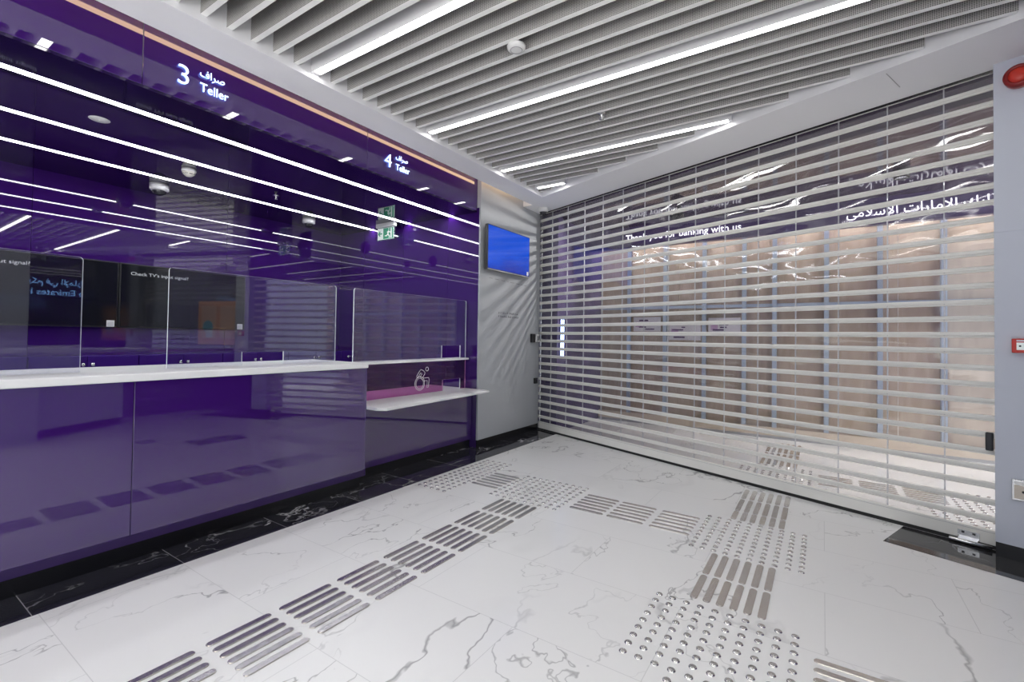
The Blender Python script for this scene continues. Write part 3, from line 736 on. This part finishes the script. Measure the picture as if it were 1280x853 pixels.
t = thing('welcome_sign', 'blue lit welcome lettering on the right purple wall, mirrored in the left screen', 'sign', (p.x - .01, 0, 0))
Fw = frame((0, 2.75, 1.74), (0, -1, 0), (0, 0, 1))
text_mesh('latin_line', 'Welcome to Emirates Islamic', .115, M['letter_blue'], t, Fw, .006)
Fa = frame((0, 2.70, 1.89), (0, -1, 0), (0, 0, 1))
ISLAMI = '\ufef2\ufee3\ufefc\ufeb3\ufef9\ufe8d'; IMARAT = '\ufe95\ufe8d\ufead\ufe8e\ufee3\ufef9\ufe8d'
text_mesh('arabic_line', ISLAMI + ' ' + IMARAT + ' \ufef2\ufed3 \ufee2\ufedc\ufe91 \ufe8e\ufe92\ufea3\ufeae\ufee3', .105, M['letter_blue'], t, Fa, .006)

# ------------------------------------------------------------------ beyond the shutter
XQ = -2.92
bm = new(); prism(bm, [(-3.6, sline(-.05, -3.6)), (XQ, sline(-.05, XQ)), (XQ, 7.05), (-3.6, 7.05)], 0, 2.95); struct('wall_corridor_left', bm, M['purple_beyond'])
YB = 6.5
bm = new(); prism(bm, [(-3.6, sline(-.17, -3.6)), (3.6, sline(-.17, 3.6)), (3.6, YB + .1), (-3.6, YB + .1)], 2.845, 2.95); struct('ceiling_corridor', bm, M['mauve'])
bm = new(); box(bm, XQ, 3.6, YB, YB + .1, 2.55, 2.845); struct('wall_corridor_bulkhead', bm, M['purple_beyond'])
bm = new(); box(bm, -3.6, 3.6, YB + .1, 7.15, 2.95, 3.0); struct('ceiling_corridor_rear', bm, M['soffit'])
t = thing('farewell_sign', 'white lettering thanking customers, on the purple bulkhead beyond the shutter', 'sign', (0, YB - .008, 0))
Fb = lambda x, z: frame((x, 0, z), (1, 0, 0), (0, 0, 1))
text_mesh('latin_line', 'Thank you for banking with us', .125, M['letter_white'], t, Fb(-2.36, 2.645), .01, box_w=1.50)
text_mesh('arabic_line', ISLAMI + ' ' + IMARAT + ' \ufed9\ufead\ufe8e\ufef4\ufe98\ufea7\ufefb \ufe8d\ufeae\ufedc\ufeb7', .135, M['letter_white'], t, Fb(.22, 2.65), .01, box_w=1.72)
# hoarding
t = thing('plywood_hoarding', 'plywood site hoarding on metal studs beyond the shutter', 'hoarding', (0, 6.95, 0))
xs = [-2.92, -1.72, -.5, .72, 1.94, 3.16]
for a, b in zip(xs, xs[1:]):
    bm = new(); box(bm, a + .0015, b - .0015, .0, .018, .02, 2.9); obj('plywood_sheet', bm, M['plywood'], t)
for x in (-2.443, -1.906, -1.371, -.871, -.518, .036, .552, 1.104, 1.68, 2.25, 2.8):
    bm = new(); box(bm, x - .025, x + .025, -.075, -.073, .1, 2.9); box(bm, x - .025, x - .023, -.073, 0, .1, 2.9); box(bm, x + .023, x + .025, -.073, -.03, .1, 2.9)
    obj('metal_stud', bm, M['galv'], t)
bm = new(); box(bm, -2.91, 3.3, -.085, -.07, .035, .14); obj('bottom_board', bm, pbr('pale_board', (.62, .52, .41), .6), t)
bm = new(); box(bm, -2.91, 3.3, -.08, 0, 0, .033); obj('floor_track', bm, M['grey_plastic'], t)
bm = new(); box(bm, -2.9, 3.2, -.05, -.012, 1.69, 1.73); obj('noggin', bm, M['galv'], t)
for i, (x0, x1, z0, z1, lab) in enumerate(((-2.36, -1.96, 1.36, 1.57, 'white notice with purple print taped to the hoarding, leftmost of three'),
                                          (-1.84, -1.41, 1.24, 1.48, 'white notice taped to the hoarding, lowest and middle of the three'),
                                          (-1.31, -.91, 1.31, 1.55, 'white notice taped to the hoarding, rightmost of three'))):
    q = thing('paper_notice', lab, 'notice', (x0, 6.87, z0), 'paper notices on the hoarding')
    w_, h_ = x1 - x0, z1 - z0
    bm = new(); box(bm, 0, w_, -.006, -.003, 0, h_); obj('sheet', bm, M['paper'], q)
    bm = new(); box(bm, .03, w_ * .3, -.0075, -.0062, h_ * .3, h_ * .66); obj('pink_block', bm, M['pink'], q)
    bm = new()
    r3 = random.Random(i)
    for k in range(5):
        xa = r3.uniform(.04, w_ * .5); box(bm, xa, xa + r3.uniform(.05, w_ * .4), -.0088, -.0077, h_ * (.12 + .15 * k), h_ * (.12 + .15 * k) + r3.uniform(.008, .028))
    obj('print', bm, M['ink'], q)
t = thing('vertical_led_light', 'upright blue-white light tube on the purple wall beyond the shutter', 'light', (XQ, 5.60, 1.0))
bm = new(); box(bm, 0, .012, -.05, .06, -.02, .51); obj('backplate', bm, M['purple_matte'], t)
for y in (-.025, .035):
    bm = new(); lathe(bm, [(0, 0), (.008, 0), (.008, .49), (0, .49)], 12, Matrix.Translation((.018, y, 0))); obj('tube', bm, M['led_blue'], t)
# added corridor fill: unseen strip behind the bulkhead, tube lamp on the right; and a spotlight
bm = new(); box(bm, -2.8, 3.3, 6.66, 6.71, 2.93, 2.952)
tag(obj('corridor_fill_strip', bm, emis('fill_strip', (1, .96, .91), 27)), 'long added fill strip above the hoarding, unseen behind the purple bulkhead', 'light')
def fill_downlight(x, y, label, power):  # tube lamp added to brighten the corridor beyond the shutter
    t = thing('fill_downlight', label, 'light', (x, y, 2.845), 'added fill lamps in the corridor soffit')
    bm = new(); lathe(bm, [(.060, 0), (.060, -.082), (.052, -.082), (.050, 0)], 28); obj('housing', bm, M['black_plastic'], t)
    bm = new(); lathe(bm, [(0, -.004), (.049, -.004)], 28); obj('lens', bm, emis('fill_lens', (1, .97, .93), power), t)
sp_loc = Vector((-1.45, 5.78, 2.74)); aim = Vector((-3.22, 4.8, 1.75))
t = thing('spotlight', 'black adjustable spotlight under the mauve corridor soffit, aimed at the grey panel', 'light', sp_loc)
rot = (aim - sp_loc).to_track_quat('-Z', 'Y').to_matrix().to_4x4()
bm = new(); lathe(bm, [(0, .05), (.042, .05), (.045, .04), (.045, -.075), (.038, -.075), (.036, -.02), (0, -.02)], 28, rot); obj('housing', bm, M['black_plastic'], t)
bm = new(); lathe(bm, [(0, -.021), (.035, -.021)], 24, rot); obj('lens', bm, emis('spot_lens', (1, .96, .9), 3), t)
bm = new(); lathe(bm, [(.03, .105), (.03, .095), (.008, .092), (.008, .03), (0, .03)], 16); obj('bracket', bm, M['black_plastic'], t)
ld = bpy.data.lights.new('spot_lamp', 'SPOT'); ld.energy = 80; ld.spot_size = math.radians(78); ld.spot_blend = .5; ld.shadow_soft_size = .04; ld.color = (1, .96, .91)
lo = bpy.data.objects.new('spot_lamp', ld); COL.objects.link(lo); lo.parent = t; lo.matrix_local = rot @ Matrix.Translation((0, 0, -.08))
fill_downlight(.6, 5.55, 'added black tubular fill lamp under the mauve corridor soffit, right one beyond the shutter', 1700)

# ------------------------------------------------------------------ tactile paving: steel bars and studs
def bar_mesh(L, W=.034, H=.005):
    bm = new(); r = W / 2; pts = []
    for i in range(9): a = -PI / 2 + PI * i / 8; pts.append((L / 2 - r + r * math.cos(a), r * math.sin(a)))
    for i in range(9): a = PI / 2 + PI * i / 8; pts.append((-L / 2 + r + r * math.cos(a), r * math.sin(a)))
    prism(bm, pts, 0, H)
    es = [e for e in bm.edges if all(abs(v.co.z - H) < 1e-6 for v in e.verts)]
    bmesh.ops.bevel(bm, geom=es, offset=.003, segments=2, affect='EDGES')
    me = bpy.data.meshes.new('tactile_bar'); bmesh.ops.recalc_face_normals(bm, faces=bm.faces[:]); bm.to_mesh(me); bm.free(); me.materials.append(M['steel']); return me
BARS = {}
def put_bar(x, y, L, along_y, label, group):
    key = round(L, 3)
    if key not in BARS: BARS[key] = bar_mesh(L)
    o = bpy.data.objects.new('tactile_bar', BARS[key]); COL.objects.link(o)
    o.location = (x, y, .0002); o.rotation_euler = (0, 0, PI / 2 if along_y else 0)
    tag(o, label, 'tactile bar', group)
PB = .0575
G1 = 'steel bars of the path beside the teller counter'
near = ['at the bottom frame edge', 'second from the bottom frame edge', 'third from the bottom edge', 'fourth from the bottom edge', 'fifth from the bottom edge', 'sixth from the bottom edge', 'last before the stud square', 'x']
for k in range(-1, 7):
    y0_ = .910 + .3035 * k
    for i in range(6):
        if k == -1 and i > 3: continue
        put_bar(-2.040 + PB * i, y0_ + .132, .264, True, 'steel bar, %s from the counter, counter path row %s' % (ORD[i + 1], near[k + 1]), G1)
G2 = 'steel bars of the path leading to the shutter'
for y0_, L, rl in ((4.115, .262, 'touching the shutter'), (3.803, .29, 'second from the shutter'), (3.61, .18, 'shortened, before the far stud square'),
                   (2.682, .285, 'just after the far stud square'), (2.398, .268, 'just before the near stud square')):
    for i in range(6):
        put_bar(-.520 + .0585 * i, y0_ + L / 2, L, True, 'steel bar, %s from left, shutter path row %s' % (ORD[i + 1], rl), G2)
G3 = 'steel bars of the cross path between stud squares'
for x0_, pl in ((-1.555, 'left'), (-1.268, 'middle'), (-.968, 'right')):
    for i in range(6):
        put_bar(x0_ + .13, 3.155 + .0635 * i, .26, False, 'steel bar, %s from the camera, %s block of the cross path' % (ORD[i + 1], pl), G3)
for i in range(6):
    put_bar(-2.36, 3.183 + .066 * i, .27, False, 'steel bar, %s from the camera, short block near the counter studs' % ORD[i + 1], 'steel bars of the short block by the counter')
for i in range(3):
    put_bar(.105, 2.215 - .063 * i, .265, False, 'pale steel bar at the bottom frame edge right of the studs, %s down' % ORD[i + 1], 'steel bars at the bottom right')
G4 = 'steel bars beyond the shutter'
for y0_, rl in ((5.40, 'nearest the shutter'), (5.71, 'second from the shutter'), (6.02, 'third from the shutter'), (6.33, 'at the hoarding')):
    for i in range(6):
        put_bar(-.520 + .0585 * i, y0_ + .132, .264, True, 'steel bar beyond the shutter, %s from left, row %s' % (ORD[i + 1], rl), G4)
for x0_, pl in ((-.035, 'left'), (.265, 'middle'), (.565, 'right')):
    for i in range(6):
        put_bar(x0_ + .13, 4.93 + .0635 * i, .26, False, 'steel bar beyond the shutter, %s from it, %s crosswise block' % (ORD[i + 1], pl), 'crosswise steel bars beyond the shutter')
def stud_bm(bm, mat=None):
    lathe(bm, [(0, .0052), (.006, .0052), (.0068, .0047), (.0076, .0052), (.0105, .005), (.0142, .0032), (.0158, 0)], 20, mat)
bm = new(); stud_bm(bm); SM = bpy.data.meshes.new('tactile_stud'); bmesh.ops.recalc_face_normals(bm, faces=bm.faces[:]); bm.to_mesh(SM); bm.free(); SM.materials.append(M['polish'])
for pl in SM.polygons: pl.use_smooth = True
PS = .0633
def put_stud(x, y, label, group):
    o = bpy.data.objects.new('tactile_stud', SM); COL.objects.link(o); o.location = (x, y, .0002); tag(o, label, 'tactile stud', group)
count = 0; rest = []
FIELDS = [(-.664, 1.776, 10, 10, 'square nearest camera'), (-.664, 3.008, 10, 10, 'square before the shutter'), (-2.193, 3.043, 10, 10, 'square where the paths meet')]
for x0_, y0_, nx, ny, nm in FIELDS:
    for j in range(ny):
        for i in range(nx):
            x, y = x0_ + PS * i, y0_ + PS * j
            if y0_ < 2 and y + .0 < 1.79 - .33 * (x + .56): continue       # below the frame
            put_stud(x, y, 'steel stud, %s from left, %s row from shutter, %s' % (ORD[i + 1], ORD[ny - j], nm), 'steel studs in the ' + nm)
            count += 1
for j in range(16):
    for i in range(5): rest.append((-2.805 + .0675 * i, 2.874 + .0638 * j))
# the largest-looking of the counter-side studs are single objects too, up to 300 in all
rest.sort(key=lambda q: q[0] ** 2 + q[1] ** 2)
names = {}
while count < 300 and rest:
    q = rest.pop(0); i = round((q[0] + 2.805) / .0675); j = round((q[1] - 2.874) / .0638)
    put_stud(q[0], q[1], 'steel stud beside the black marble, %s from counter, %s row from near end' % (ORD[i + 1], ORD[j + 1]), 'steel studs beside the black marble'); count += 1
for j in range(10):
    for i in range(10): rest.append((-.664 + PS * i, 4.80 + PS * j))
for j in range(15):
    for i in range(10):
        x, y = .875 + PS * i, 4.47 + PS * j
        rest.append((x, y))
for j in range(6):
    for i in range(3): rest.append((.685 + PS * i, 4.47 + PS * j))
bm = new()
for x, y in rest: stud_bm(bm, Matrix.Translation((x, y, .0002)))
o = obj('tactile_stud', bm, M['polish']); tag(o, 'remaining small steel studs beside the black marble and beyond the shutter', 'tactile stud', None, 'stuff')

# ------------------------------------------------------------------ world, camera, view
w = bpy.data.worlds.new('World'); sc.world = w; w.use_nodes = True
bg = w.node_tree.nodes['Background']; bg.inputs['Strength'].default_value = 1
# surroundings of the open side: pale lit floor below, dimmer cool walls around eye level, lit ceilings above
wt = w.node_tree; tcw = wt.nodes.new('ShaderNodeTexCoord'); sx = wt.nodes.new('ShaderNodeSeparateXYZ'); mr = wt.nodes.new('ShaderNodeMapRange'); rw = wt.nodes.new('ShaderNodeValToRGB')
wt.links.new(tcw.outputs['Generated'], sx.inputs[0]); wt.links.new(sx.outputs['Z'], mr.inputs['Value']); mr.inputs['From Min'].default_value = -1; mr.inputs['From Max'].default_value = 1
wt.links.new(mr.outputs[0], rw.inputs[0]); er = rw.color_ramp.elements
er[0].position = .40; er[0].color = (3.3, 3.24, 3.15, 1); er[1].position = .46; er[1].color = (.60, .66, .78, 1)
e2 = er.new(.62); e2.color = (.74, .80, .92, 1); e3 = er.new(.72); e3.color = (3.2, 3.17, 3.12, 1)
wt.links.new(rw.outputs[0], bg.inputs['Color'])
cam = bpy.data.cameras.new('Camera'); co = bpy.data.objects.new('Camera', cam); COL.objects.link(co); sc.camera = co
yaw, pitch, roll = math.radians(33.64274), math.radians(1.06932), math.radians(.84219)
fw = Vector((-math.sin(yaw) * math.cos(pitch), math.cos(yaw) * math.cos(pitch), math.sin(pitch)))
r = Vector((math.cos(yaw), math.sin(yaw), 0)); u = r.cross(fw)
r2 = r * math.cos(roll) + u * math.sin(roll); u2 = u * math.cos(roll) - r * math.sin(roll)
co.matrix_world = Matrix(((r2.x, u2.x, -fw.x, 0), (r2.y, u2.y, -fw.y, 0), (r2.z, u2.z, -fw.z, 1.25), (0, 0, 0, 1)))
cam.sensor_width = 36; cam.sensor_fit = 'HORIZONTAL'; cam.lens = 586.037 / 1280 * 36
cam.shift_x = 1.29 / 1280; cam.shift_y = (410.409 - 426.5) / 1280; cam.clip_start = .02; cam.clip_end = 60
vs = sc.view_settings; vs.view_transform = 'Standard'; vs.look = 'None'; vs.gamma = 1; vs.use_curve_mapping = False; vs.exposure = .42
cy = sc.cycles
cy.max_bounces = 10; cy.diffuse_bounces = 5; cy.glossy_bounces = 6; cy.transmission_bounces = 6; cy.transparent_max_bounces = 24
cy.caustics_reflective = False; cy.caustics_refractive = False; cy.sample_clamp_indirect = 6
